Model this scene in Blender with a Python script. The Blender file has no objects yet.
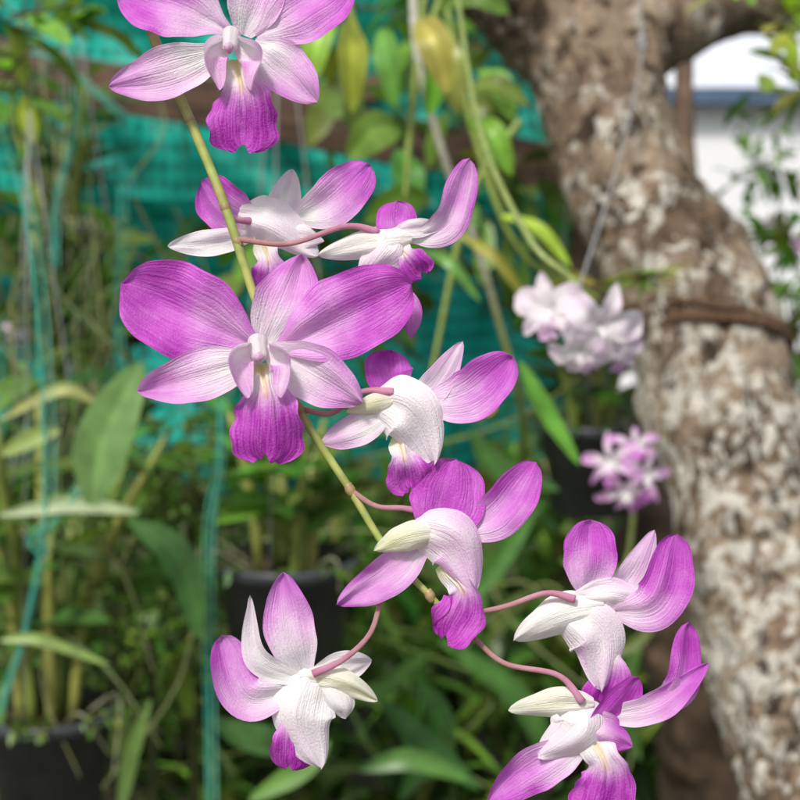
import bpy, math, random
from mathutils import Vector, Matrix, noise
random.seed(7)
R_=math.radians
sc=bpy.context.scene
# ---------------------------------------------------------------- camera
CAM=Vector((0,0,1.5)); PITCH=R_(8)
F=Vector((0,math.cos(PITCH),-math.sin(PITCH))); U=Vector((0,math.sin(PITCH),math.cos(PITCH))); X=Vector((1,0,0))
cd=bpy.data.cameras.new('camera'); cam=bpy.data.objects.new('camera',cd); sc.collection.objects.link(cam)
cam.location=CAM; cam.rotation_euler=(R_(90)-PITCH,0,0)
cd.lens=72; cd.sensor_width=36; cd.clip_start=0.02; cd.clip_end=2000
cd.dof.use_dof=True; cd.dof.focus_distance=0.398; cd.dof.aperture_fstop=21
sc.camera=cam
try:
    sc.view_settings.view_transform='Standard'; sc.view_settings.look='None'; sc.view_settings.exposure=0
except: pass
def W(px,py,d):
    return CAM+F*d+X*((px-400)/800*0.5*d)+U*((400-py)/800*0.5*d)
# ---------------------------------------------------------------- light
w=bpy.data.worlds.new('World'); sc.world=w; w.use_nodes=True
nt=w.node_tree; bg=nt.nodes['Background']; sky=nt.nodes.new('ShaderNodeTexSky'); sky.sky_type='NISHITA'; sky.sun_disc=False
sky.sun_elevation=R_(52); sky.sun_rotation=R_(205); sky.air_density=1.0; sky.dust_density=4.0
hs=nt.nodes.new('ShaderNodeHueSaturation'); hs.inputs['Saturation'].default_value=.55   # thin high cloud
nt.links.new(sky.outputs[0],hs.inputs['Color']); nt.links.new(hs.outputs[0],bg.inputs[0]); bg.inputs[1].default_value=0.15
sl=bpy.data.lights.new('sun','SUN'); so=bpy.data.objects.new('sun',sl); sc.collection.objects.link(so)
sl.energy=3.4; sl.angle=R_(9); sl.color=(1,0.955,0.89); so.rotation_euler=(R_(38),0,R_(-25))
# ---------------------------------------------------------------- helpers
def catmull(pts,n):
    P=[Vector(p) for p in pts]
    if len(P)==2: P=[P[0],(P[0]+P[1])/2,P[1]]
    P=[P[0]*2-P[1]]+P+[P[-1]*2-P[-2]]
    m=len(P)-3; out=[]
    for i in range(n):
        u=i/(n-1)*m; k=min(int(u),m-1); t=u-k
        a,b,c,d=P[k],P[k+1],P[k+2],P[k+3]
        out.append(0.5*((2*b)+(c-a)*t+(2*a-5*b+4*c-d)*t*t+(3*b-a-3*c+d)*t**3))
    return out
def lerp(a,b,t): return a+(b-a)*t
def lerp3(a,b,t): return tuple(a[i]+(b[i]-a[i])*t for i in range(3))
def sst(a,b,x):
    t=max(0,min(1,(x-a)/(b-a))); return t*t*(3-2*t)
class MB:
    def __init__(s): s.v=[];s.f=[];s.c=[];s.uv=[]
    def grid(s,rows,closed=False):
        b=len(s.v); n=len(rows[0])
        for r in rows:
            for p,c,uv in r: s.v.append(p); s.c.append(c); s.uv.append(uv)
        for i in range(len(rows)-1):
            for j in range(n-1 if not closed else n):
                j2=(j+1)%n
                s.f.append((b+i*n+j,b+i*n+j2,b+(i+1)*n+j2,b+(i+1)*n+j))
    def obj(s,name,mat,parent=None,smooth=True):
        me=bpy.data.meshes.new(name); me.from_pydata([tuple(v) for v in s.v],[],s.f); me.update()
        ca=me.color_attributes.new('col','FLOAT_COLOR','POINT')
        ca.data.foreach_set('color',[x for c in s.c for x in (c[0],c[1],c[2],1.0)])
        ul=me.uv_layers.new(name='UVMap')
        li=[0]*len(me.loops); me.loops.foreach_get('vertex_index',li)
        ul.data.foreach_set('uv',[x for i in li for x in s.uv[i]])
        if smooth: me.polygons.foreach_set('use_smooth',[True]*len(me.polygons))
        me.materials.append(mat)
        o=bpy.data.objects.new(name,me); sc.collection.objects.link(o)
        if parent: o.parent=parent
        return o
def empty(name,loc=(0,0,0)):
    e=bpy.data.objects.new(name,None); e.empty_display_size=0.05; sc.collection.objects.link(e); return e
def tube(mb,pts,radii,nseg=10,nring=24,col=(.3,.3,.3),disp=None,cap=True,mp=None,colf=None):
    C=catmull(pts,nring); m=len(radii)-1; rows=[]
    Nrm=None; L=0
    for i,c in enumerate(C):
        T=(C[min(i+1,nring-1)]-C[max(i-1,0)]).normalized()
        if Nrm is None:
            a=Vector((0,1,0)) if abs(T.y)<.9 else Vector((1,0,0)); Nrm=(a-T*a.dot(T)).normalized()
        else: Nrm=(Nrm-T*Nrm.dot(T)).normalized()
        B=T.cross(Nrm)
        if i: L+=(c-C[i-1]).length
        u=i/(nring-1)*m; k=min(int(u),m-1); r=lerp(radii[k],radii[k+1],sst(0,1,u-k))
        row=[]
        for j in range(nseg):
            th=2*math.pi*j/nseg; dr=Nrm*math.cos(th)+B*math.sin(th)
            p=c+dr*r
            if disp: p=p+dr*disp(p,th,L,r)
            cc=colf(i/(nring-1)) if colf else col
            row.append((mp(p) if mp else p,cc,(j/nseg,L)))
        rows.append(row)
    if cap:
        for e,at in ((0,0),(nring-1,len(rows))):
            c=C[e]; q=mp(c) if mp else c
            rr=[(q,rows[0 if at==0 else -1][0][1],(0,0))]*nseg
            if at==0: rows.insert(0,rr)
            else: rows.append(rr)
    mb.grid(rows,True)
# ---------------------------------------------------------------- materials
def mat(name):
    m=bpy.data.materials.new(name); m.use_nodes=True; n=m.node_tree
    return m,n,n.nodes['Principled BSDF'],n.nodes['Material Output']
def N(n,t,**k):
    x=n.nodes.new(t)
    for a,b in k.items(): setattr(x,a,b)
    return x
def ramp(n,stops):
    r=n.nodes.new('ShaderNodeValToRGB'); e=r.color_ramp.elements
    e[0].position=stops[0][0]; e[0].color=(*stops[0][1],1); e[1].position=stops[-1][0]; e[1].color=(*stops[-1][1],1)
    for p,c in stops[1:-1]:
        q=e.new(p); q.color=(*c,1)
    return r
def leaf_mat(name,rough=.4,trans=.3,spec=.5,nscale=60):
    m,n,b,o=mat(name); L=n.links.new
    a=N(n,'ShaderNodeAttribute',attribute_name='col')
    tc=N(n,'ShaderNodeTexCoord'); ns=N(n,'ShaderNodeTexNoise'); ns.inputs['Scale'].default_value=nscale; ns.inputs['Detail'].default_value=1
    L(tc.outputs['Object'],ns.inputs['Vector'])
    mr=N(n,'ShaderNodeMapRange'); mr.inputs['To Min'].default_value=.5; mr.inputs['To Max'].default_value=1.5
    L(ns.outputs[0],mr.inputs['Value'])
    vm=N(n,'ShaderNodeVectorMath',operation='SCALE'); L(a.outputs['Color'],vm.inputs[0]); L(mr.outputs[0],vm.inputs['Scale'])
    L(vm.outputs[0],b.inputs['Base Color']); b.inputs['Roughness'].default_value=rough; b.inputs['Specular IOR Level'].default_value=spec
    if trans:
        tr=N(n,'ShaderNodeBsdfTranslucent')
        t2=N(n,'ShaderNodeVectorMath',operation='MULTIPLY'); L(vm.outputs[0],t2.inputs[0]); t2.inputs[1].default_value=(1.5,1.6,.7); L(t2.outputs[0],tr.inputs[0])
        mx=N(n,'ShaderNodeMixShader'); mx.inputs[0].default_value=trans
        L(b.outputs[0],mx.inputs[1]); L(tr.outputs[0],mx.inputs[2]); L(mx.outputs[0],o.inputs[0])
    return m
M_leaf=leaf_mat('leaf_green',.38,.33,spec=.4)
M_stem=leaf_mat('stem',.45,0,nscale=250)
M_twine=leaf_mat('twine',.6,0,spec=.2)
def petal_mat(name,g1,wid,sx):
    m,n,b,o=mat(name); L=n.links.new
    a=N(n,'ShaderNodeAttribute',attribute_name='col')
    uv=N(n,'ShaderNodeUVMap',uv_map='UVMap')
    mp=N(n,'ShaderNodeMapping'); mp.inputs['Scale'].default_value=(sx,1.1,1)
    L(uv.outputs[0],mp.inputs[0])
    ns=N(n,'ShaderNodeTexNoise'); ns.inputs['Scale'].default_value=1.6; ns.inputs['Detail'].default_value=3; ns.inputs['Distortion'].default_value=.35
    L(mp.outputs[0],ns.inputs['Vector'])
    vr=ramp(n,[(.5-wid,(0,0,0)),(.5,(1,1,1)),(.5+wid,(0,0,0))]); L(ns.outputs[0],vr.inputs[0])
    gm=N(n,'ShaderNodeGamma'); gm.inputs[1].default_value=g1; L(a.outputs['Color'],gm.inputs[0])
    mx=N(n,'ShaderNodeMix',data_type='RGBA'); L(vr.outputs[0],mx.inputs[0]); L(a.outputs['Color'],mx.inputs[6]); L(gm.outputs[0],mx.inputs[7])
    tc=N(n,'ShaderNodeTexCoord'); n2=N(n,'ShaderNodeTexNoise'); n2.inputs['Scale'].default_value=190; n2.inputs['Detail'].default_value=5
    L(tc.outputs['Object'],n2.inputs['Vector'])
    g2=N(n,'ShaderNodeMapRange'); g2.inputs['From Min'].default_value=.3; g2.inputs['From Max'].default_value=.7; g2.inputs['To Min'].default_value=1.24; g2.inputs['To Max'].default_value=.82
    L(n2.outputs[0],g2.inputs['Value'])
    gg=N(n,'ShaderNodeGamma'); L(mx.outputs[2],gg.inputs[0]); L(g2.outputs[0],gg.inputs[1])
    L(gg.outputs[0],b.inputs['Base Color'])
    b.inputs['Roughness'].default_value=.46; b.inputs['Specular IOR Level'].default_value=.32
    n3=N(n,'ShaderNodeTexNoise'); n3.inputs['Scale'].default_value=1900; n3.inputs['Detail'].default_value=2; L(tc.outputs['Object'],n3.inputs['Vector'])
    ad=N(n,'ShaderNodeMath',operation='MULTIPLY_ADD'); L(ns.outputs[0],ad.inputs[0]); ad.inputs[1].default_value=2.2; L(n3.outputs[0],ad.inputs[2])
    bp=N(n,'ShaderNodeBump'); bp.inputs['Strength'].default_value=.6; bp.inputs['Distance'].default_value=.0004
    L(ad.outputs[0],bp.inputs['Height']); L(bp.outputs[0],b.inputs['Normal'])
    tr=N(n,'ShaderNodeBsdfTranslucent'); L(gg.outputs[0],tr.inputs[0])
    ms=N(n,'ShaderNodeMixShader'); ms.inputs[0].default_value=.38
    L(b.outputs[0],ms.inputs[1]); L(tr.outputs[0],ms.inputs[2]); L(ms.outputs[0],o.inputs[0])
    return m
M_petal=petal_mat('orchid_petal',1.25,.09,19)
M_lip=petal_mat('orchid_lip',1.6,.07,13)
def bark_mat(name):
    m,n,b,o=mat(name); L=n.links.new
    tc=N(n,'ShaderNodeTexCoord')
    def ns(s,d=6,dist=0,sc_=(1,1,1),rough=.65):
        mp=N(n,'ShaderNodeMapping'); mp.inputs['Scale'].default_value=sc_; L(tc.outputs['Object'],mp.inputs[0])
        x=N(n,'ShaderNodeTexNoise'); x.inputs['Scale'].default_value=s; x.inputs['Detail'].default_value=d; x.inputs['Roughness'].default_value=rough; x.inputs['Distortion'].default_value=dist
        L(mp.outputs[0],x.inputs['Vector']); return x
    a=ns(10,4,dist=.4); r1=ramp(n,[(.32,(.105,.072,.048)),(.46,(.23,.165,.11)),(.58,(.34,.265,.185)),(.72,(.45,.385,.30))]); L(a.outputs[0],r1.inputs[0])
    l=ns(72,5,dist=.6,sc_=(1,1,.8),rough=.6); rl=ramp(n,[(.48,(0,0,0)),(.53,(1,1,1))]); L(l.outputs[0],rl.inputs[0])
    sp=N(n,'ShaderNodeSeparateXYZ'); L(tc.outputs['Object'],sp.inputs[0])
    hz=N(n,'ShaderNodeMapRange'); hz.inputs['From Min'].default_value=1.6; hz.inputs['From Max'].default_value=1.2; hz.inputs['To Min'].default_value=-.08; hz.inputs['To Max'].default_value=.12; L(sp.outputs[2],hz.inputs['Value'])
    big=ns(22,4); bz=N(n,'ShaderNodeMath',operation='ADD'); L(big.outputs[0],bz.inputs[0]); L(hz.outputs[0],bz.inputs[1])
    rb=ramp(n,[(.44,(0,0,0)),(.54,(1,1,1))]); L(bz.outputs[0],rb.inputs[0])
    mu=N(n,'ShaderNodeMath',operation='MULTIPLY'); L(rl.outputs[0],mu.inputs[0]); L(rb.outputs[0],mu.inputs[1])
    m1=N(n,'ShaderNodeMix',data_type='RGBA'); L(mu.outputs[0],m1.inputs[0]); L(r1.outputs[0],m1.inputs[6]); m1.inputs[7].default_value=(.62,.59,.52,1)
    d=ns(45,6,dist=1.0,sc_=(1,1,.55),rough=.72); rd=ramp(n,[(.41,(1,1,1)),(.47,(0,0,0))]); L(d.outputs[0],rd.inputs[0])
    m2=N(n,'ShaderNodeMix',data_type='RGBA'); L(rd.outputs[0],m2.inputs[0]); L(m1.outputs[2],m2.inputs[6]); m2.inputs[7].default_value=(.05,.033,.022,1)
    L(m2.outputs[2],b.inputs['Base Color']); b.inputs['Roughness'].default_value=.85; b.inputs['Specular IOR Level'].default_value=.25
    ad=N(n,'ShaderNodeMath',operation='ADD'); L(d.outputs[0],ad.inputs[0]); L(l.outputs[0],ad.inputs[1])
    bp=N(n,'ShaderNodeBump'); bp.inputs['Strength'].default_value=1.0; bp.inputs['Distance'].default_value=.012
    L(ad.outputs[0],bp.inputs['Height']); L(bp.outputs[0],b.inputs['Normal'])
    return m
M_bark=bark_mat('bark')
def simple(name,c1,c2,scale,rough=.7,bump=.3,trans=0,sc_=(1,1,1),bd=.01,spec=.5):
    m,n,b,o=mat(name); L=n.links.new
    tc=N(n,'ShaderNodeTexCoord'); mp=N(n,'ShaderNodeMapping'); mp.inputs['Scale'].default_value=sc_; L(tc.outputs['Object'],mp.inputs[0])
    x=N(n,'ShaderNodeTexNoise'); x.inputs['Scale'].default_value=scale; x.inputs['Detail'].default_value=5; x.inputs['Roughness'].default_value=.6
    L(mp.outputs[0],x.inputs['Vector'])
    r=ramp(n,[(.32,c1),(.68,c2)]); L(x.outputs[0],r.inputs[0]); L(r.outputs[0],b.inputs['Base Color']); b.inputs['Roughness'].default_value=rough
    b.inputs['Specular IOR Level'].default_value=spec
    bp=N(n,'ShaderNodeBump'); bp.inputs['Strength'].default_value=bump; bp.inputs['Distance'].default_value=bd; L(x.outputs[0],bp.inputs['Height']); L(bp.outputs[0],b.inputs['Normal'])
    return m
def net_mat():   # knitted shade net: tape weave, woven rows darker between the tapes
    m,n,b,o=mat('teal_shade_net'); L=n.links.new
    tc=N(n,'ShaderNodeTexCoord')
    x=N(n,'ShaderNodeTexNoise'); x.inputs['Scale'].default_value=5; x.inputs['Detail'].default_value=5; L(tc.outputs['Object'],x.inputs['Vector'])
    r=ramp(n,[(.36,(.003,.15,.12)),(.5,(.006,.42,.33)),(.64,(.04,.66,.54))]); L(x.outputs[0],r.inputs[0])
    uv=N(n,'ShaderNodeUVMap',uv_map='UVMap')
    w1=N(n,'ShaderNodeTexWave',bands_direction='X'); w1.inputs['Scale'].default_value=14; w1.inputs['Distortion'].default_value=1.5
    w2=N(n,'ShaderNodeTexWave',bands_direction='Y'); w2.inputs['Scale'].default_value=9; w2.inputs['Distortion'].default_value=1.5
    L(uv.outputs[0],w1.inputs['Vector']); L(uv.outputs[0],w2.inputs['Vector'])
    mu=N(n,'ShaderNodeMath',operation='MULTIPLY'); L(w1.outputs['Fac'],mu.inputs[0]); L(w2.outputs['Fac'],mu.inputs[1])
    mr=N(n,'ShaderNodeMapRange'); mr.inputs['From Max'].default_value=.8; mr.inputs['To Min'].default_value=1.15; mr.inputs['To Max'].default_value=.4; L(mu.outputs[0],mr.inputs['Value'])
    vm=N(n,'ShaderNodeVectorMath',operation='SCALE'); L(r.outputs[0],vm.inputs[0]); L(mr.outputs[0],vm.inputs['Scale'])
    L(vm.outputs[0],b.inputs['Base Color']); b.inputs['Roughness'].default_value=.5
    tr=N(n,'ShaderNodeBsdfTranslucent'); L(vm.outputs[0],tr.inputs[0]); ms=N(n,'ShaderNodeMixShader'); ms.inputs[0].default_value=.35
    L(b.outputs[0],ms.inputs[1]); L(tr.outputs[0],ms.inputs[2]); L(ms.outputs[0],o.inputs[0]); return m
M_net=net_mat()
M_wood=simple('weathered_wood',(.035,.02,.013),(.17,.10,.062),14,.8,.6,0,(1,8,8))
M_pot=simple('black_plastic',(.030,.034,.040),(.065,.07,.08),20,.38,.1)
M_soil=simple('coir_soil',(.02,.012,.008),(.09,.055,.03),60,.95,1.0)
M_ground=simple('ground_soil',(.025,.03,.012),(.09,.075,.04),3,.95,.6)
M_wall=simple('white_wall_paint',(.78,.79,.82),(.85,.86,.87),1.2,.7,.05)
M_roof=simple('blue_roof',(.05,.09,.16),(.09,.15,.25),4,.5,.2)
M_glass=simple('window_glass',(.03,.04,.05),(.06,.08,.09),2,.1,0)
M_rope=simple('coir_rope',(.055,.03,.016),(.22,.125,.065),160,.9,1.0)
M_wire=simple('grey_wire',(.20,.20,.20),(.32,.32,.32),50,.4,.1)

# ================================================================= MAIN ORCHID
K=0.00025; D0=0.40
ORG=CAM+F*D0
def spray(p):   # local frame of the flower spray: right, up, outward (units of 0.25 mm)
    return ORG+X*(p.x*K)+U*(p.y*K)-F*(p.z*K)
def L3(p,zf=0): return Vector((p[0]-400,400-p[1],(p[2] if len(p)>2 else 0)+zf))
PROF={
 'petal':[(0,.14),(.1,.30),(.25,.66),(.42,.93),(.58,1),(.74,.95),(.87,.74),(.95,.47),(1,.0)],
 'sepal':[(0,.30),(.12,.55),(.3,.90),(.45,1),(.62,.93),(.78,.70),(.9,.42),(.97,.2),(1,.0)],
 'thin':[(0,.35),(.15,.7),(.35,1),(.55,.92),(.75,.62),(.9,.3),(1,.0)],
 'body':[(0,.35),(.12,.75),(.3,1),(.5,.97),(.7,.78),(.86,.5),(.95,.26),(1,.0)],
 'lip':[(0,.30),(.14,.56),(.27,.56),(.36,.52),(.5,.76),(.66,.95),(.82,1),(.92,.92),(.975,.72),(1,.42)],
}
def prof(k,t):
    P=PROF[k]
    for i in range(len(P)-1):
        if t<=P[i+1][0]:
            a=P[max(i-1,0)]; b=P[i]; c=P[i+1]; d=P[min(i+2,len(P)-1)]
            h=c[0]-b[0]; u=(t-b[0])/h
            m0=(c[1]-a[1])/(c[0]-a[0]) if i>0 else (c[1]-b[1])/h
            m1=(d[1]-b[1])/(d[0]-b[0]) if d is not c else (c[1]-b[1])/h*2.2
            return max(0,(2*u**3-3*u*u+1)*b[1]+(u**3-2*u*u+u)*h*m0+(-2*u**3+3*u*u)*c[1]+(u**3-u*u)*h*m1)
    return 0
CW=(.93,.90,.91); CP=(.85,.54,.84); CM=(.66,.16,.68); CD=(.55,.06,.54); CC=(.80,.81,.46); CY=(.84,.64,.18)
def pig(p):
    p=max(0,min(1.25,p))
    if p<.45: return lerp3(CW,CP,p/.45)
    if p<.9: return lerp3(CP,CM,(p-.45)/.45)
    return lerp3(CM,CD,(p-.9)/.35)
def petal(mb,pts,wd,kind,p0,p1,cup=.12,roll=0,ruf=1.1,zf=0,mp=spray,twist=0,cream=0,nu=34,nv=18,loc=L3,pigf=None):
    C=catmull([loc(p,zf) for p in pts],nu+1); Z=Vector((0,0,1)); rows=[]
    ph=random.random()*6; off=Vector((random.random()*50,random.random()*50,random.random()*50)); ln=sum((C[i+1]-C[i]).length for i in range(nu))
    for i in range(nu+1):
        t=i/nu; c=C[i]; T=(C[min(i+1,nu)]-C[max(i-1,0)]).normalized()
        S=T.cross(Z); S=S.normalized() if S.length>1e-3 else X
        Nn=S.cross(T).normalized()
        q=Matrix.Rotation(R_(roll+twist*t),3,T); S=q@S; Nn=q@Nn
        wv=wd/2*prof(kind,t)
        row=[]
        for j in range(nv+1):
            s=-1+2*j/nv
            a=abs(s)
            w2=wv*(1+.09*noise.noise(Vector((t*5,s*1.3,ph)))+(.05*math.sin(t*ln/3.1+ph+s*2)*a**4 if kind=='lip' and t>.45 else 0))
            h=cup*wv*(a**2.2)*1.6 + ruf*math.sin(t*ln/7.0+ph+(2 if s>0 else 0))*a**3*sst(.2,.5,t)*(.6+wd/80) - .05*wd*math.exp(-(s*5)**2)*(1-t)
            h+=noise.noise(Vector((t*2.2,s*1.2,0))+off)*wd*.18*sst(0,.3,t)
            back=0
            if kind=='lip':
                back=-wd*.13*math.exp(-(s*3.2)**2)*sst(.7,1,t)+wd*.02*math.sin(s*11+ph)*sst(.85,1,t)
                h+=wd*.045*(math.exp(-((a-.16)*14)**2))*sst(.05,.2,t)*(1-sst(.55,.75,t))
            p=c+S*(w2*s)+Nn*h+T*back
            p0_=p0+(p1-p0)*sst(.12,.85,t)+.14*(a**2.5)*(p1>.25)
            p0_+=.2*noise.noise(Vector((t*3,s*2,ph+9)))*(p1>.1)
            cc=pig(p0_) if pigf is None else pigf(t,s)
            if cream: cc=lerp3(cc,CC,cream*(1-.5*a)*sst(0,1,.35+t))
            row.append((mp(p),cc,(s*.5+.5+ph,t)))
        rows.append(row)
    mb.grid(rows)
def lipcol(t,s):
    a=abs(s)
    base=lerp3(CC,CW,sst(0,.22,t))
    if a<.35 : base=lerp3(base,CY,.5*(1-a/.35)*(t<.5))
    k=sst(.28,.72,t+.12*a)
    return lerp3(base,lerp3(CM,CD,sst(.4,.95,t)*.75),k)
def P(mb,zf,x0,y0,x1,y1,x2,y2,wd,kind,p0,p1,z=(0,6,0),**k):
    petal(mb,[(x0,y0,z[0]),(x1,y1,z[1]),(x2,y2,z[2])],wd,kind,p0,p1,zf=zf,**k)
LIP=None
def lip(mb,zf,x0,y0,x1,y1,x2,y2,wd,z=(4,16,6),roll=0,ruf=3.2):
    petal(LIP,[(x0,y0,z[0]),(x1,y1,z[1]),(x2,y2,z[2])],wd,'lip',0,1,cup=-.1,roll=roll,ruf=ruf,zf=zf,pigf=lipcol,nu=48,nv=30)
def column(mb,zf,x,y,dx=0,dy=12,r=8):
    pts=[L3((x-dx*.5,y-dy*.6,2),zf),L3((x,y,10),zf),L3((x+dx,y+dy,17),zf),L3((x+dx*1.2,y+dy*1.5,13),zf)]
    tube(mb,pts,[r*1.2,r*1.05,r*.98,r*.2],16,18,(.90,.85,.86),mp=spray)
    tube(mb,[L3((x+dx*.9,y+dy*.7,20),zf),L3((x+dx,y+dy*1.1,24),zf),L3((x+dx*1.1,y+dy*1.6,19),zf)],[r*.25,r*.62,r*.15],14,12,(.84,.62,.78),mp=spray)
plant=empty('orchid_plant')
def flower(i,fn):
    global LIP
    mb=MB(); LIP=MB(); fn(mb); mb.obj('flower_%d'%i,M_petal,plant); LIP.obj('flower_%d_lip'%i,M_lip,plant)
def fA(m):
    z=4
    P(m,z-6,228,30,178,4,118,-14,78,'petal',.32,.9)
    P(m,z-10,243,34,258,-4,272,-55,58,'sepal',.10,.7)
    P(m,z-4,256,36,300,12,350,-22,72,'petal',.28,.9)
    P(m,z,226,52,166,76,110,88,52,'sepal',.0,.56,z=(0,6,4))
    P(m,z,252,46,284,70,318,104,54,'sepal',.03,.6,z=(0,6,4))
    P(m,z+6,240,44,262,62,254,96,32,'body',.06,.4,z=(4,14,16),cup=.5,roll=40)
    P(m,z+6,224,44,212,62,222,96,30,'body',.06,.4,z=(4,14,16),cup=.5,roll=-40)
    lip(m,z,236,60,244,98,243,154,68)
    column(m,z,232,42,0,10,8)
def fB(m):
    z=-55
    P(m,z-6,262,226,224,205,194,172,52,'petal',.4,.95,roll=-20)
    P(m,z-8,268,220,280,195,288,160,34,'sepal',0,.12)
    P(m,z,282,216,330,196,369,156,52,'petal',.0,.85)
    P(m,z+2,250,230,205,238,160,241,28,'sepal',0,.02)
    P(m,z+8,234,206,272,218,316,252,48,'body',0,.10,cup=-.35)
    P(m,z+4,275,225,300,232,322,236,26,'thin',0,.1,cup=-.2)
    lip(m,z-4,256,232,266,262,262,298,44)
def fC(m):
    z=-25
    P(m,z-6,404,240,397,220,398,197,42,'petal',.7,1.0)
    P(m,z,404,238,448,222,471,154,38,'petal',.05,.75,z=(0,10,0),roll=15)
    P(m,z+2,396,228,420,226,448,224,20,'thin',0,.1)
    P(m,z+10,412,236,368,242,317,254,32,'body',0,.0,cup=-.5,cream=.18)
    P(m,z+8,396,230,384,250,360,276,48,'body',0,.12,cup=-.35,z=(0,10,2))
    lip(m,z,398,244,408,256,424,274,34)
def fD(m):
    z=14
    P(m,z-4,262,350,196,318,125,284,92,'petal',.62,.98,z=(0,10,2),cup=.06,ruf=2.0)
    P(m,z-8,262,350,287,302,302,255,64,'sepal',.14,.70,z=(0,4,-6))
    P(m,z-4,276,352,340,320,412,284,84,'petal',.5,.98,z=(0,10,2),cup=.06,ruf=2.0)
    P(m,z,262,358,200,376,140,391,52,'sepal',.0,.6,z=(0,8,4))
    P(m,z,270,350,318,376,363,403,56,'sepal',.0,.55,z=(0,8,4))
    P(m,z+6,270,346,292,362,284,398,32,'body',.05,.4,z=(4,16,18),cup=.5,roll=42)
    P(m,z+6,252,346,238,362,252,398,32,'body',.05,.4,z=(4,16,18),cup=.5,roll=-42)
    P(m,z-40,395,285,410,310,412,338,26,'thin',.5,.8)
    lip(m,z,262,364,269,400,267,462,72)
    column(m,z,260,348,2,9,8.5)
def fE(m):
    z=-8
    P(m,z-6,406,402,390,375,390,350,48,'petal',.75,1.0,cup=.1)
    P(m,z-4,408,402,436,384,463,341,32,'sepal',0,.35)
    P(m,z,414,404,468,396,513,356,54,'petal',.2,.9,z=(0,10,2))
    P(m,z+10,372,398,410,414,434,464,66,'body',0,.08,cup=-.3,z=(0,12,4))
    P(m,z+4,392,412,356,430,321,443,34,'sepal',.0,.4)
    P(m,z+12,398,398,372,404,346,412,20,'body',0,0,cup=-.5,cream=.7)
    lip(m,z,398,436,406,462,412,492,46)
def fF(m):
    z=4
    P(m,z-6,430,545,446,505,456,459,76,'petal',.85,1.02,cup=.08,ruf=2.0)
    P(m,z-8,448,536,498,514,536,462,48,'petal',.22,.95,z=(0,6,4))
    P(m,z,428,540,388,574,337,604,42,'sepal',.32,.75)
    P(m,z+10,412,526,452,542,474,590,58,'body',.0,.36,cup=-.3,z=(0,12,4))
    P(m,z+14,440,530,405,536,374,549,28,'body',0,0,cup=-.5,cream=.75)
    lip(m,z,440,564,462,594,444,640,52,roll=25,ruf=6)
    P(m,z-4,448,570,458,600,436,634,26,'petal',.9,1.1,roll=-40,ruf=3)
def fG(m):
    z=6
    P(m,z-6,306,676,290,625,283,572,50,'sepal',.05,.75)
    P(m,z+2,304,680,258,655,251,594,26,'thin',0,.10,z=(0,10,2))
    P(m,z-2,306,684,250,694,222,634,48,'petal',.02,.78,z=(0,12,4),roll=15)
    P(m,z-6,306,680,342,666,372,660,32,'sepal',0,.08)
    P(m,z+10,300,676,342,680,378,698,28,'body',0,0,cup=-.5,cream=.6)
    P(m,z+10,316,668,304,716,322,764,62,'body',0,.08,cup=-.32,z=(0,12,4))
    P(m,z+8,316,672,340,700,346,716,34,'body',0,.02,cup=-.3)
    lip(m,z-4,284,690,292,728,290,768,42)
def fH(m):
    z=-4
    P(m,z-6,588,606,590,562,592,520,54,'petal',.35,.95)
    P(m,z-10,600,606,632,580,656,531,34,'sepal',.0,.35)
    P(m,z,606,614,656,600,677,534,52,'petal',.25,1.0,z=(0,10,2),roll=10)
    P(m,z+4,572,598,612,592,652,604,30,'sepal',0,.2,cup=-.2)
    P(m,z+10,604,606,558,616,513,640,42,'body',0,.02,cup=-.45,cream=.12)
    P(m,z+8,562,610,596,636,600,690,60,'body',0,.2,cup=-.3,z=(0,12,4))
    lip(m,z-4,600,640,612,668,598,706,42)
def fI(m):
    z=10
    P(m,z-4,596,716,655,704,707,662,30,'sepal',.05,.85)
    P(m,z-8,622,706,676,690,688,622,36,'petal',.15,1.0,roll=10)
    P(m,z-2,586,748,606,716,638,676,42,'petal',.5,1.05,roll=20)
    P(m,z+10,592,700,552,700,507,706,30,'body',0,0,cup=-.5,cream=.45)
    P(m,z+8,570,696,574,722,536,752,54,'body',0,.1,cup=-.32,z=(0,12,4))
    P(m,z+2,588,738,534,764,487,800,46,'sepal',.25,.9)
    P(m,z+4,574,712,602,728,630,744,38,'sepal',.02,.8,cup=-.2)
    lip(m,z,586,728,604,766,596,816,62,ruf=5)
for i,f in enumerate((fA,fB,fC,fD,fE,fF,fG,fH,fI)): flower(i+1,f)
mb=MB()
stem=[(60,-330,-40),(110,-110,-30),(148,26,-22),(188,118,-18),(224,206,-14),(256,304,-14),(300,410,-6),(350,490,-4),(386,548,-2),(430,596,0),(476,642,0)]
def scol(t): 
    k=.5+.5*noise.noise(Vector((t*30,0,0))); return lerp3((.24,.33,.07),(.44,.39,.14),k*k*1.3)
tube(mb,[L3(p) for p in stem],[6.5,5.5,4.8,4.2,3.7,3.0],14,160,mp=spray,colf=scol)
for p in ((188,118,-18),(224,206,-14),(300,410,-6),(350,490,-4),(430,596,0),(236,240,-14),(462,630,0)):
    c=L3(p); tube(mb,[c+Vector((-3,6,0)),c,c+Vector((3,-6,0))],[4.2,5.4,3.8],12,7,(.30,.22,.10),mp=spray)
mb.obj('flower_stem',M_stem,plant)
mb=MB()
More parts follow.
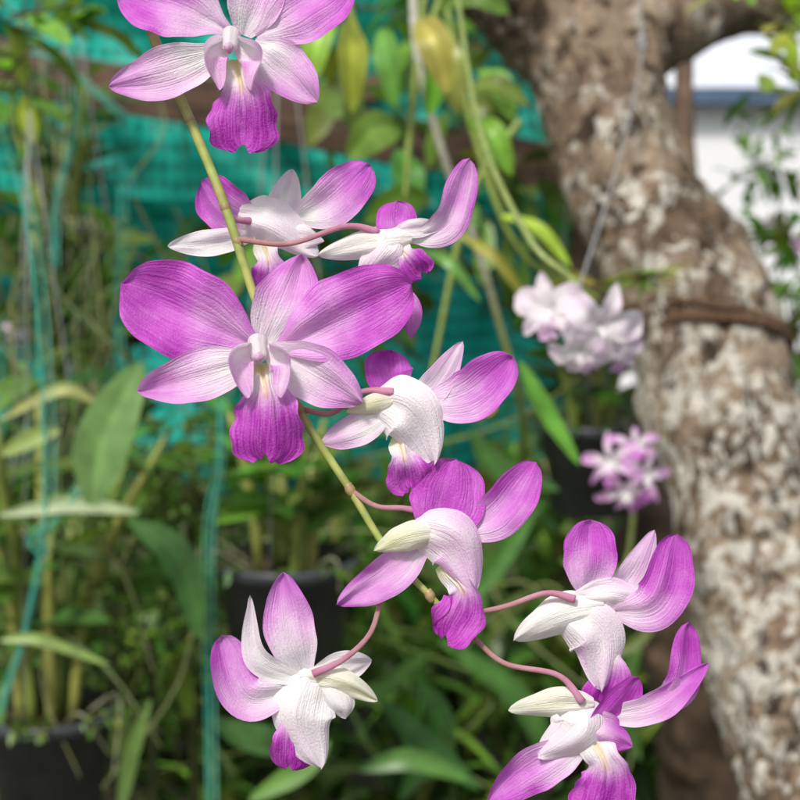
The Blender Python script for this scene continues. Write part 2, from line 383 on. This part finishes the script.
for pts in ([(236,238,-12),(288,243,-8),(345,225,-12),(378,230,-18)],
            [(304,410,-6),(332,413,0),(362,392,0),(394,392,4)],
            [(350,490,-4),(376,506,2),(404,508,4),(432,514,2)],
            [(381,600,0),(370,632,14),(344,656,22),(314,670,22)],
            [(462,616,-2),(505,606,4),(545,592,10),(574,598,10)],
            [(472,636,0),(504,662,8),(556,672,18),(580,698,22)],
            [(160,60,-22),(190,62,-20),(215,52,-12)],
            [(255,300,-14),(262,320,-14),(264,345,-4)],
            [(224,206,-14),(228,216,-26),(245,216,-44)]):
    tube(mb,[L3(p) for p in pts],[2.8,2.7,2.9,4.2],10,26,mp=spray,colf=lambda t:lerp3((.66,.42,.36),(.80,.40,.60),t))
mb.obj('pedicels',M_petal,plant)

# ================================================================= LEAF TOOLS
def rndv(): 
    return Vector((random.gauss(0,1),random.gauss(0,1),random.gauss(0,1))).normalized()
def ribbon(mb,pts,wd,col,n=8,nrm=None,fold=.25,kind='strap',nv=2,tip=None):
    C=catmull(pts,n+1); rows=[]
    for i in range(n+1):
        t=i/n; T=(C[min(i+1,n)]-C[max(i-1,0)])
        T=T.normalized() if T.length>0 else Vector((0,0,1))
        nn=nrm if nrm is not None else Vector((0,0,1))
        S=T.cross(nn); S=S.normalized() if S.length>1e-4 else Vector((1,0,0))
        Nn=S.cross(T)
        if kind=='strap': wv=wd/2*min(1,.55+t*2)*(1-sst(.55,1,t)*.97)
        else: wv=wd/2*max(.03,math.sin(math.pi*min(1,t*.92+.04))**.8)*(1 if t<1 else .1)
        row=[]
        for j in range(nv+1):
            s=-1+2*j/nv
            row.append((C[i]+S*(wv*s)+Nn*(abs(s)*wv*fold),col if abs(s)>.2 or nv<6 else tuple(v*1.35 for v in col),(s*.5+.5,t)))
        rows.append(row)
    mb.grid(rows)
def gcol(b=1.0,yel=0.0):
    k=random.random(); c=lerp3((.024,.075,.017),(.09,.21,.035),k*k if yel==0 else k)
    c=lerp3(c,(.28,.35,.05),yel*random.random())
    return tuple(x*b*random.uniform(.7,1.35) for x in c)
def leaf(mb,base,d,length,width,col,kind='oval',droop=.3,n=4):
    d=d.normalized(); p1=base+d*length*.5+Vector((0,0,-droop*length*.12)); p2=base+d*length+Vector((0,0,-droop*length*.5))
    nr=(Vector((0,0,1))+rndv()*.6).normalized()
    ribbon(mb,[base,p1,p2],width,col,n,nr,.22,kind)
def twig(mb,base,d,length,nl,ls,col,b=1.0,yel=0):
    d=d.normalized(); end=base+d*length+Vector((0,0,-length*.15))
    tube(mb,[base,(base+end)/2+rndv()*length*.06,end],[.0018,.0014,.001],3,4,(.10,.09,.04),cap=False)
    for i in range(nl):
        t=(i+1)/nl; p=base.lerp(end,t)
        side=(d.cross(rndv())).normalized()
        leaf(mb,p,side*.9+d*.6,ls*random.uniform(.6,1.2),ls*random.uniform(.3,.45),gcol(b,yel) if col is None else col)
def rosette(mb,base,n,ln,wd,b=1.0,yel=0):
    a0=random.random()*6
    for i in range(n):
        a=a0+i*2.4; el=random.uniform(.5,1.35); l=ln*random.uniform(.6,1.15)
        h=Vector((math.cos(a),math.sin(a),0)); 
        p1=base+h*l*.35*math.cos(el)+Vector((0,0,l*.45*math.sin(el)+.02)); p2=base+h*l*(.45+.45*math.cos(el))+Vector((0,0,l*.55*math.sin(el)-l*random.uniform(0,.25)))
        ribbon(mb,[base,p1,p2],wd*random.uniform(.7,1.2),gcol(b,yel),9,None,.3)
def dendro(mbL,mbS,base,ncane,h,lw,b=1.0,yel=.2,spread=.25):
    for i in range(ncane):
        a=random.random()*6.28; hh=h*random.uniform(.6,1.1); lean=Vector((math.cos(a),math.sin(a),0))*hh*spread*random.uniform(.3,1.6)
        p0=base+Vector((math.cos(a),math.sin(a),0))*.025; p2=p0+lean+Vector((0,0,hh)); p1=(p0+p2)/2+lean*-.25
        cc=lerp3((.10,.18,.03),(.32,.32,.08),random.random())
        tube(mbS,[p0,p1,p2],[.005,.0065,.003],6,10,cc)
        C=catmull([p0,p1,p2],9)
        for k in range(3,9):
            s=1 if k%2 else -1; q=Vector((math.cos(a+1.57)*s,math.sin(a+1.57)*s,random.uniform(.2,.8)))
            leaf(mbL,C[k],q,lw*5*random.uniform(.7,1.2),lw,gcol(b,yel),'oval',.5,7)

# ================================================================= TREE
tree=empty('tree')
def bdisp(p,th,L,r):
    q=p*9; v=noise.noise(q)*.18+noise.noise(p*26)*.09+noise.noise(Vector((p.x*80,p.y*80,p.z*36)))*.06+noise.noise(p*170)*.025
    return v*r
mb=MB()
tr=[W(790,1500,1.32),W(775,1080,1.34),W(820,800,1.36),W(792,700,1.38),W(756,560,1.42),W(730,420,1.46),W(684,290,1.5),W(624,180,1.54),W(588,60,1.58),W(545,-60,1.62),W(470,-230,1.68),W(400,-460,1.75)]
tr[0]=Vector((tr[1].x+.02,tr[1].y+.0,-.05)); tr[1]=Vector((tr[2].x-.02,tr[2].y-.02,.45))
k=.000625
rr=[.17,.115,80*k*1.36,77*k*1.38,76*k*1.42,76*k*1.46,72*k*1.5,64*k*1.54,60*k*1.58,66*k*1.62,.065,.05]
BUR=[(W(566,235,1.45),.035,.022),(W(712,205,1.45),.028,.010),(W(650,300,1.42),.05,.012),(W(700,545,1.36),.04,.01),(W(640,130,1.42),.03,.008)]
def bd2(p,th,L,r):
    d=bdisp(p,th,L,r)
    for c,s,h in BUR:
        e=(p-c).length; d+=h*math.exp(-(e/s)**2)
    return d
tube(mb,tr,rr,110,520,disp=bd2,cap=False)
mb.obj('trunk',M_bark,tree)
mb=MB()
tube(mb,[W(600,60,1.58),W(660,24,1.62),W(740,6,1.7),W(860,-10,1.8),W(1050,-120,1.95)],[.055,.045,.030,.027,.02],60,160,disp=bdisp,cap=False)
tube(mb,[W(560,30,1.6),W(470,-40,1.55),W(330,-130,1.5),W(200,-300,1.5)],[.06,.05,.035,.02],60,140,disp=bdisp,cap=False)
tube(mb,[W(400,-460,1.75),W(300,-800,1.9),W(340,-1300,2.1)],[.05,.035,.015],20,40,disp=bdisp,cap=False)
tube(mb,[W(400,-460,1.75),W(560,-900,2.1),W(700,-1300,2.5)],[.045,.03,.015],20,40,disp=bdisp,cap=False)
mb.obj('limbs',M_bark,tree)
mb=MB()
for i in range(100):
    c=Vector((random.gauss(.1,.9),random.gauss(2.6,.5),random.gauss(3.3,.3)))
    if c.z<2.9: continue
    for j in range(3):
        twig(mb,c+rndv()*.1,rndv()+Vector((0,0,-.2)),.22,7,.09,None,1.0,.3)
mb.obj('crown_leaves',M_leaf,tree)
rope=empty('rope'); mb=MB()
C=catmull(tr,200); 
def nearest(pt): return min(range(200),key=lambda i:(C[i]-pt).length)
for kk,(px,py) in enumerate(((720,322),(723,331),(726,340))):
    i=nearest(W(px-8,py,1.48)); c=C[i]; T=(C[i+1]-C[i-1]).normalized()
    T=(T+Vector((.38,-.1,-.0))).normalized()
    A=T.cross(Vector((0,1,0))).normalized(); B=T.cross(A).normalized()
    rad=.0785
    for st in range(3):
        pts=[]
        for j in range(97):
            th=2*math.pi*j/96; rr_=rad*(1+.02*math.sin(3*th+kk))+.002*math.cos(th*24+st*2.09)
            pts.append(c+(A*math.cos(th)+B*math.sin(th))*rr_+T*(.002*math.sin(th*24+st*2.09)+.003*math.sin(2*th+kk*2)))
        tube(mb,pts,[.0024,.0024],6,300,(.2,.12,.07),cap=False)
mb.obj('rope_strands',M_rope,rope)
tree2=empty('tree'); mb=MB()
tube(mb,[Vector((.50,2.05,-.05)),Vector((.44,2.05,.5)),W(700,640,1.95),W(660,560,2.0),W(665,470,2.1),W(690,300,2.2),W(684,100,2.3),W(690,-200,2.4)],[.10,.075,.07,.05,.03,.020,.014,.012],60,260,(.1,.1,.1),disp=bdisp,cap=False)
M_bark2=simple('dark_bark',(.035,.022,.014),(.17,.11,.07),22,.9,.9,0,(1,1,.4))
mb.obj('trunk',M_bark2,tree2)
mb=MB()
for i in range(50):
    twig(mb,W(690,-200,2.4)+rndv()*.3+Vector((0,0,.3)),rndv(),.2,7,.08,None,1,.2)
mb.obj('crown_leaves',M_leaf,tree2)

# ================================================================= SETTING
mb=MB(); rows=[]
xs=[-600,-100,-20,-6]+[-4+i*.25 for i in range(33)]+[6,20,100,600]
ys=[-600,-60,-8,-2]+[i*.25 for i in range(0,41)]+[14,30,100,600]
for y in ys:
    rows.append([(Vector((x,y,.05*noise.noise(Vector((x*1.3,y*1.3,0))) if abs(x)<5 and -1<y<9 else 0)),(.1,.1,.1),(x,y)) for x in xs])
mb.grid(rows); g=mb.obj('ground',M_ground)
def cloth(name,x0,x1,z0,z1,y0,amp,nx=160,nz=80,sag=.0,ang=0):
    mb=MB(); rows=[]
    for i in range(nz+1):
        r=[]
        for j in range(nx+1):
            x=lerp(x0,x1,j/nx); z=lerp(z0,z1,i/nz)+sag*math.sin(j/nx*9)*(i/nz)+sag*noise.noise(Vector((x*4,i*.05,7)))
            y=y0+amp*noise.noise(Vector((x*2.2+z*ang,z*.7,y0)))+amp*.6*noise.noise(Vector((x*8+z*3*(1+ang),z*1.5,3)))+amp*.3*noise.noise(Vector((x*20+z*8,z*5,3)))
            r.append((Vector((x,y,z)),(0,.3,.3),(x,z)))
        rows.append(r)
    mb.grid(rows); return mb.obj(name,M_net)
cloth('shade_net_fence',-3.2,.44,.85,2.9,3.3,.18)
cloth('shade_net_fence',-3.2,.34,1.46,2.2,3.0,.17,sag=.06,ang=2)
def beam(name,a,b,h,t,par=None):
    a=Vector(a);b=Vector(b); d=(b-a).normalized(); s=d.cross(Vector((0,0,1)))
    s=s.normalized() if s.length>1e-3 else Vector((1,0,0)); u=s.cross(d)
    mb=MB(); n=40; rows=[]
    for i in range(n+1):
        c=a.lerp(b,i/n)+u*.01*noise.noise(Vector((i*.2,0,h)))
        prof_=[(-1,-1),(-.9,-1.08),(.9,-1.08),(1,-1),(1.05,0),(1,1),(.9,1.08),(-.9,1.08),(-1,1),(-1.05,0)]
        rows.append([(c+s*(x*t/2*(1+.08*noise.noise(Vector((i*.4,x,y)))))+u*(y*h/2*(1+.08*noise.noise(Vector((i*.4,x+5,y))))),(.1,.1,.1),(0,0)) for x,y in prof_])
    rows.insert(0,[(a,(.1,.1,.1),(0,0))]*10); rows.append([(b,(.1,.1,.1),(0,0))]*10)
    mb.grid(rows,True)
    return mb.obj(name,M_wood,par,smooth=False)
beam('wooden_beam',W(-500,-30,2.55),W(570,172,2.6),.072,.05)
beam('wooden_beam',W(250,130,2.7),W(480,52,2.5),.035,.035)
beam('wooden_post',(.36,3.08,-.05),(.36,3.08,2.95),.07,.07)
beam('wooden_post',(-1.9,3.12,-.05),(-1.9,3.12,2.95),.08,.08)
beam('wooden_beam',(-2.2,1.9,2.45),(1.6,1.9,2.5),.08,.06)
house=empty('white_house')
def box(name,lo,hi,m,par):
    mb=MB(); x0,y0,z0=lo;x1,y1,z1=hi
    c=[(x0,y0,z0),(x1,y0,z0),(x1,y1,z0),(x0,y1,z0),(x0,y0,z1),(x1,y0,z1),(x1,y1,z1),(x0,y1,z1)]
    for v in c: mb.v.append(Vector(v)); mb.c.append((.5,.5,.5)); mb.uv.append((0,0))
    mb.f=[(0,3,2,1),(4,5,6,7),(0,1,5,4),(1,2,6,5),(2,3,7,6),(3,0,4,7)]
    return mb.obj(name,m,par,smooth=False)
box('walls',(.9,7,-.05),(8,12,1.80),M_wall,house)
box('wall_base',(.89,6.96,-.05),(8.02,7.0,.35),M_roof,house)
box('window',(3.2,6.97,.8),(4.2,7.05,1.5),M_glass,house)
box('window_sill',(3.1,6.92,.73),(4.3,7.04,.795),M_wall,house)
box('door',(5.0,6.96,0),(5.9,7.05,1.65),M_wood,house)
box('fascia',(.48,6.90,1.803),(8.42,6.935,1.87),M_roof,house)
mb=MB(); v=[(.5,6.94,1.805),(8.4,6.94,1.805),(8.4,12.4,1.805),(.5,12.4,1.805),(.5,9.5,2.3),(8.4,9.5,2.3),(.5,6.94,1.86),(8.4,6.94,1.86)]
for q in v: mb.v.append(Vector(q)); mb.c.append((.5,.5,.5)); mb.uv.append((0,0))
mb.f=[(0,1,7,6),(6,7,5,4),(2,3,4,5),(0,6,4,3),(1,2,5,7),(0,3,2,1)]
M_metal=simple('pale_metal_roofing',(.60,.64,.70),(.74,.77,.80),4,.5,.2)
mb.obj('roof',M_metal,house,smooth=False)

# ---------------- foliage masses
mb=MB()
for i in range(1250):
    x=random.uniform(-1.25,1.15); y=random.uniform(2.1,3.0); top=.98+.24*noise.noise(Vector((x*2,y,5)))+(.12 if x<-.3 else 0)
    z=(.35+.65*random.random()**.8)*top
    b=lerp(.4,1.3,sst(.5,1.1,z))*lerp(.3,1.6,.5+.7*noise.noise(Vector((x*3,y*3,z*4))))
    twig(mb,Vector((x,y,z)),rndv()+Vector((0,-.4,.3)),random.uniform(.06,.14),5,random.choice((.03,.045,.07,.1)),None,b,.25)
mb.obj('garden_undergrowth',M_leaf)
mb=MB()
for i in range(100):
    x=random.uniform(-1.1,1.0); y=random.uniform(1.8,2.8); z=random.uniform(.25,.88)
    rosette(mb,Vector((x,y,z)),random.randint(7,12),random.uniform(.18,.42),random.uniform(.014,.034),random.uniform(.4,1.9),.35)
mb.obj('strap_leaf_plants',M_leaf)
mb=MB()
for i in range(600):
    x=random.uniform(-2,3.0); y=random.uniform(3.5,5.0); z=random.uniform(.3,1.05 if x<.6 else .95)
    twig(mb,Vector((x,y,z)),rndv()+Vector((0,-.3,.3)),.24,5,.17,None,.8,.15)
mb.obj('hedge',M_leaf)
mb=MB()
for i in range(200):
    c=Vector((1.12,3.3,1.04))+Vector((random.gauss(0,.24),random.gauss(0,.2),random.gauss(0,.14)))
    twig(mb,c,rndv(),.12,6,.05,None,1.3,.35)
mb.obj('shrub',M_leaf)
for (px,py,d,n,sx,sz) in ((190,482,1.62,150,.045,.04),(150,640,1.6,120,.08,.04),(60,620,1.6,70,.05,.03)):
    mb=MB(); c0=W(px,py,d)
    for i in range(n):
        c=c0+Vector((random.gauss(0,sx),random.gauss(0,.05),random.gauss(0,sz)))
        twig(mb,c,rndv()+Vector((0,-.3,.4)),.035,7,.011,None,1.5,.3)
    tube(mb,[c0,Vector((c0.x,c0.y,.3)),Vector((c0.x+.03,c0.y,0))],[.006,.009],6,10,(.10,.12,.04))
    mb.obj('fern',M_leaf)

vine=empty('climbing_vine'); mb=MB(); ms=MB()
for (px,py,d,dx,dy,ln,wd,yl) in [
 (352,18,1.1,0,1,95,34,.45),(330,20,1.2,-.3,1,70,30,.4),(418,20,1.1,.4,1,80,34,.6),(432,30,1.15,.3,1,90,32,.5),(455,95,1.2,1,.15,75,30,.5),
 (445,60,1.3,-.3,1,60,28,.4),(400,130,1.3,-.7,.4,60,38,.3),(470,120,1.2,.6,.8,70,26,.9),(380,30,1.3,.2,1,80,30,.4),
 (500,215,1.3,.8,.6,90,18,.7),(420,250,1.2,.7,.6,80,12,1),(460,235,1.3,.7,.7,100,12,.8),(430,200,1.4,-.9,.3,70,30,.3),(520,130,1.5,-.8,-.3,60,26,.3),
 (440,5,1.2,.8,.1,70,26,.8),(300,20,1.4,-.5,1,60,30,.4),(230,90,1.8,.6,.7,60,26,.3),(545,290,1.4,.8,-.1,50,12,.9),
 (400,150,1.6,.2,1,70,34,.2),(480,70,1.5,.6,.9,60,28,.3)]:
    a=W(px,py,d); q=W(px+dx*ln/math.hypot(dx,dy),py+dy*ln/math.hypot(dx,dy),d-.02); mid=(a+q)/2-F*.015+Vector((0,0,.008))
    ribbon(mb,[a,mid,q],wd*.000625*d,tuple(v*1.4 for v in gcol(1.3,yl)),10,-F*1.0+rndv()*.6,.25,'oval',6)
for i in range(42):
    px=random.uniform(300,570); py=random.uniform(-60,190); d=random.uniform(1.8,2.8)
    twig(mb,W(px,py,d),rndv()+Vector((0,0,-.6)),.12,4,random.choice((.05,.08)),None,1.2,.4)
for i in range(34):
    px=random.uniform(60,560); py=random.uniform(180,390); d=random.uniform(1.9,2.8)
    twig(mb,W(px,py,d),rndv()+Vector((0,0,-.6)),.12,4,random.choice((.04,.07)),None,.7,.2)
for pts in ([(430,-60),(412,110),(405,200)],[(440,-30),(470,120),(520,250),(600,300)],[(330,-60),(352,18),(350,60)],[(455,-40),(430,40),(455,95)],[(520,120),(470,200),(430,380)]):
    tube(ms,[W(a,b,1.3) for a,b in pts],[.0032,.003,.002],8,30,(.20,.27,.05))
mb.obj('leaves',M_leaf,vine); ms.obj('stems',M_stem,vine)
mb=MB(); tube(mb,[W(412,-40,1.3),W(418,60,1.3),W(445,160,1.32),W(478,250,1.35),W(504,340,1.38),W(520,400,1.42),W(520,470,1.6),W(500,560,2.0)],[.0036,.0036,.0034,.0032,.003,.003,.004,.005],8,80,colf=lambda t:lerp3((.46,.44,.36),(.26,.32,.08),sst(.4,.6,t)))
mb.obj('dry_cane',M_stem)
mb=MB(); tube(mb,[W(632,-60,1.35),W(641,20,1.35),W(638,80,1.33),W(610,190,1.2),W(580,285,1.05)],[.0011,.0011],6,60,(.3,.3,.3)); tube(mb,[W(641,35,1.35),W(643,52,1.35)],[.004,.004],10,6)
mb.obj('hanging_wire',M_wire)
mb=MB()
for (cx,cy,d,n,sp,ls,yl) in [(770,12,1.4,7,.04,.045,.9),(797,75,1.5,8,.035,.045,.6),(802,250,2.0,14,.06,.05,.4),(775,170,2.6,20,.10,.045,.2),(10,20,1.3,10,.04,.05,.5),(20,70,1.5,5,.03,.05,.6),(795,320,1.9,14,.05,.05,.5)]:
    for i in range(n):
        twig(mb,W(cx,cy,d)+rndv()*sp*random.random(),rndv(),.05,3,ls,None,1.4,yl)
mb.obj('tree_sprouts',M_leaf)
mb=MB()
for i in range(26):
    a=W(random.uniform(590,640),random.uniform(278,300),1.2); q=W(random.uniform(640,695),random.uniform(262,300),1.18)
    ribbon(mb,[a,(a+q)/2+Vector((0,0,.004)),q],.006,gcol(1.9,.9),6,None,.2,'oval')
mb.obj('fern',M_leaf)

# ---------------- potted orchids
def pot(name,c,r,h,ncane,ch,lw,b=1.0,wires=True,roots=12):
    e=empty(name); mb=MB(); prof_=[(.68,-1),(.72,-.99),(.93,-.13),(1.0,-.12),(1.03,-.02),(1.0,0),(.95,0),(.92,-.1),(.90,-.12)]
    rows=[[(c+Vector((math.cos(t)*r*a,math.sin(t)*r*a,h*z)),(0,0,0),(0,0)) for t in [2*math.pi*j/48 for j in range(48)]] for a,z in prof_]
    rows.insert(0,[(c+Vector((0,0,-h)),(0,0,0),(0,0))]*48)
    mb.grid(rows,True); mb.obj('pot',M_pot,e)
    mb=MB(); rows=[]
    for i in range(13):
        rad=r*.92*i/12
        rows.append([(c+Vector((math.cos(t)*rad,math.sin(t)*rad,-h*.16+.012*noise.noise(Vector((math.cos(t)*rad*60,math.sin(t)*rad*60,1))))),(0,0,0),(0,0)) for t in [2*math.pi*j/36 for j in range(36)]])
    mb.grid(rows,True); mb.obj('soil',M_soil,e)
    ml=MB(); ms=MB(); dendro(ml,ms,c+Vector((0,0,-h*.15)),ncane,ch,lw,b)
    for i in range(roots):
        a=random.random()*6.28; p=c+Vector((math.cos(a)*r*.5,math.sin(a)*r*.5,-.01)); q=c+Vector((math.cos(a)*r*1.05,math.sin(a)*r*1.05,.01)); z=q+Vector((random.gauss(0,.02),random.gauss(0,.02),-random.uniform(.02,.08)))
        tube(ms,[p,q,z],[.0015,.001],5,8,(.25,.26,.16),cap=False)
    for i in range(26):   # moss and small weeds on the soil and over the rim
        a=random.random()*6.28; q=c+Vector((math.cos(a),math.sin(a),0))*r*random.uniform(.5,1.05)
        twig(ml,q,Vector((math.cos(a),math.sin(a),.2)),.03,5,.012,None,1.3,.3)
    ml.obj('leaves',M_leaf,e); ms.obj('canes',M_stem,e)
    if wires:
        mb=MB()
        for j in range(3):
            a=j*2.09+.4; tube(mb,[c+Vector((math.cos(a)*r,math.sin(a)*r,0)),c+Vector((0,0,.55))],[.0009,.0009],5,4)
        tube(mb,[c+Vector((0,0,.55)),Vector((c.x,c.y,2.5))],[.001,.001],5,4)
        mb.obj('hanger_wires',M_wire,e)
    return e
pot('potted_orchid',W(285,556,1.5),72*.000625*1.5,.11,9,.16,.020,1.3,roots=4)
pot('potted_orchid',W(48,706,1.5),68*.000625*1.5,.11,12,.30,.020,1.1,roots=5)
pot('potted_orchid',W(590,420,1.9),55*.000625*1.9,.11,6,.16,.022)
pot('potted_orchid',W(80,395,2.1),55*.000625*2.1,.11,10,.25,.03,.9)
pot('potted_orchid',W(60,225,2.2),50*.000625*2.2,.11,8,.2,.022,.8,roots=50)
mb=MB()
for i in range(150):
    px=random.gauss(70,60); py=random.uniform(140,660); d=random.uniform(1.4,2.1); a=W(px,py,d)
    l=random.uniform(.08,.24); b=a+Vector((random.gauss(0,.05),random.gauss(0,.04),l*random.choice((-1,-1,.8))))
    tube(mb,[a,(a+b)/2+rndv()*.03,b],[.0012,.0014,.0008],4,9,lerp3((.05,.10,.025),(.24,.25,.10),random.random()),cap=False)
for i in range(60):
    px=random.uniform(0,800); py=random.uniform(430,780); d=random.uniform(1.8,2.3); a=W(px,py,d)
    b=a+Vector((random.gauss(0,.15),random.gauss(0,.05),random.uniform(-.05,.2)))
    tube(mb,[a,(a+b)/2+rndv()*.04,b],[.0016,.002,.0008],5,10,lerp3((.10,.18,.03),(.24,.28,.10),random.random()),cap=False)
mb.obj('aerial_roots',M_stem)
mb=MB()
for i in range(64):
    px=random.uniform(-20,200); py=random.uniform(300,780); d=random.uniform(1.42,2.0); a=W(px,py,d)
    q=a+Vector((random.gauss(0,.07),random.gauss(-.02,.03),random.uniform(-.08,.12)))
    ribbon(mb,[a,(a+q)/2+Vector((0,0,.03)),q],random.uniform(.008,.022),gcol(random.uniform(.6,1.4),.4),9,None,.3,'strap')
for pts,wd,d,c in (([(92,505),(104,440),(142,362)],56,1.2,(.17,.31,.10)),([(60,430),(30,440),(0,455)],20,1.3,(.22,.30,.07)),([(0,515),(70,505),(140,512)],18,1.3,(.28,.36,.18)),
   ([(130,520),(180,560),(200,640)],34,1.3,(.06,.16,.035)),([(520,362),(545,410),(580,466)],20,1.1,(.13,.34,.04)),([(430,560),(470,600),(455,660)],30,1.7,(.08,.20,.04)),
   ([(250,800),(300,770),(330,740)],24,1.3,(.12,.25,.05)),([(540,500),(500,560),(470,600)],22,1.6,(.08,.22,.04)),([(560,560),(610,575),(650,560)],16,1.6,(.10,.24,.04)),
   ([(210,720),(260,740),(320,745)],30,1.6,(.07,.19,.04)),([(120,600),(150,580),(180,520)],26,1.6,(.09,.22,.04)),([(0,640),(40,640),(110,665)],12,1.3,(.18,.28,.06)),
   ([(150,700),(130,760),(120,820)],16,1.4,(.14,.24,.06)),([(478,396),(488,404),(486,416)],16,1.1,(.60,.26,.02)),([(380,700),(420,740),(480,790)],26,1.7,(.05,.15,.03)),([(660,600),(640,640),(600,660)],12,1.7,(.20,.26,.08)),
   ([(440,640),(520,700),(560,790)],26,1.9,(.08,.20,.04)),([(400,800),(440,730),(420,680)],28,1.8,(.07,.2,.04)),([(640,760),(620,700),(640,640)],22,1.9,(.09,.2,.04)),([(470,430),(500,470),(560,490)],26,1.6,(.07,.18,.04)),
   ([(0,420),(60,390),(95,402)],14,1.35,(.30,.32,.10)),([(330,700),(380,690),(430,650)],20,1.7,(.12,.26,.05)),([(360,770),(410,760),(470,780)],22,1.6,(.09,.22,.04))):
    ribbon(mb,[W(a,b,d) for a,b in pts],wd*.000625*d,c,14,-F+Vector((.2,0,.4)),.2,'oval',8)
mb.obj('orchid_leaves',M_leaf)
mb=MB()
for pts,d in (([(2,120),(36,250),(46,480),(30,620),(2,720)],1.3),([(62,-20),(76,110),(60,200),(52,270)],1.4),([(218,400),(222,470),(207,560),(214,820)],1.35),([(46,560),(34,540),(60,520),(90,470)],1.3),([(0,52),(60,60),(120,118)],1.5),([(118,190),(122,350),(126,420)],1.6)):
    C_=[W(a,b,d)+rndv()*.004 for a,b in pts]
    tube(mb,C_,[.0008,.0008],6,60,(.06,.36,.28))
    tube(mb,[p+Vector((.004,.004,.002))+rndv()*.002 for p in C_],[.0006,.0006],6,60,(.12,.46,.36))
    tube(mb,[p+Vector((-.003,.004,.004))+rndv()*.002 for p in C_],[.0005,.0005],6,60,(.06,.40,.30))
mb.obj('teal_twine',M_twine)

# ---------------- background orchid flowers
def bgflower(mb,c,size,fdir,pal,roll0=0,thin=False):
    fdir=fdir.normalized(); A=fdir.cross(Vector((0,0,1))).normalized(); B=A.cross(fdir).normalized()
    A=-A
    def mp(p): return c+(A*p.x+B*p.y+fdir*p.z)*size/200
    lc=lambda p,zf=0: Vector((p[0],p[1],p[2]))
    for ang,wd,kd,ln in ((90,44,'sepal',95),(22,72,'petal',95),(158,72,'petal',95),(-38,44,'sepal',90),(218,44,'sepal',90)):
        if thin: wd*=.5
        a=R_(ang+roll0+random.uniform(-8,8)); dx,dy=math.cos(a),math.sin(a)
        petal(mb,[(dx*4,dy*4,0),(dx*ln*.5,dy*ln*.5,14),(dx*ln,dy*ln,random.uniform(-24,20))],wd,kd,pal[0],pal[1],mp=mp,loc=lc,nu=12,nv=8,cup=.15,ruf=2)
    a=R_(-90+roll0); dx,dy=math.cos(a),math.sin(a)
    petal(mb,[(0,0,10),(dx*35,dy*35,28),(dx*72,dy*72,10)],48,'lip',0,1,mp=mp,loc=lc,nu=14,nv=8,cup=.3,pigf=lambda t,s:pig(pal[2]*sst(.2,.8,t)))
def far_orchid(name,items,stempts,sr=.0018,scol_=(.2,.26,.07)):
    e=empty(name); mb=MB()
    for c,s,f,pal,r,th in items: bgflower(mb,c,s,f,pal,r,th)
    mb.obj('flowers',M_petal,e)
    ms=MB(); tube(ms,stempts,[sr*1.3,sr],8,40,scol_); 
    C2=catmull(stempts,60)
    for c,s,f,pal,r,th in items:
        q=min(C2,key=lambda v:(v-c).length); tube(ms,[q,(q+c)/2+Vector((0,0,.004)),c-f.normalized()*.002],[.0011,.0011],6,8,scol_)
    ms.obj('stem',M_stem,e)
wp=(0,.14,.35)
d=.85
far_orchid('orchid_plant',[(W(550,310,d),.044,Vector((-.5,-1,.2)),wp,10,False),(W(600,324,d-.01),.048,Vector((.1,-1,-.3)),wp,-20,False),(W(580,350,d-.02),.036,Vector((-.2,-1,-.6)),wp,30,False),(W(614,346,d+.01),.038,Vector((.6,-1,-.2)),(0,.22,.5),0,False)],
  [W(590,345,d+.03),W(575,285,d+.03),W(530,240,d+.04),W(480,130,d+.1),W(455,-20,d+.2)])
d=1.25; pp=(.0,.5,.75)
far_orchid('orchid_plant',[(W(612,462,d),.055,Vector((-.5,-1,.3)),pp,15,True),(W(643,476,d),.055,Vector((.5,-1,.1)),pp,-20,True),(W(624,490,d-.01),.05,Vector((0,-1,-.4)),pp,40,True),(W(634,446,d+.02),.045,Vector((0,-.6,.6)),pp,0,True)],
  [W(630,440,d+.03),W(632,530,d+.03),W(610,640,d+.06),W(590,760,d+.2),Vector((.3,1.6,0))])
d=2.1; wq=(.1,.25,.4)
far_orchid('orchid_plant',[(W(18,330,d),.05,Vector((.3,-1,0)),wq,0,True),(W(76,378,d+.1),.055,Vector((.3,-1,.2)),wq,10,True),(W(70,366,d+.1),.045,Vector((-.3,-1,.2)),wq,10,True)],[W(10,300,d+.05),W(50,375,d+.12),W(60,480,d+.1),W(60,660,d+.05)])
d=2.2
far_orchid('orchid_plant',[(W(776,232,d),.055,Vector((.3,-1,0)),(.2,.5,.8),0,False),(W(790,250,d+.1),.05,Vector((.3,-1,.2)),(.2,.5,.8),10,False)],[W(776,235,d+.05),W(782,300,d+.12),W(800,480,d+.1),W(810,900,d+.05)])
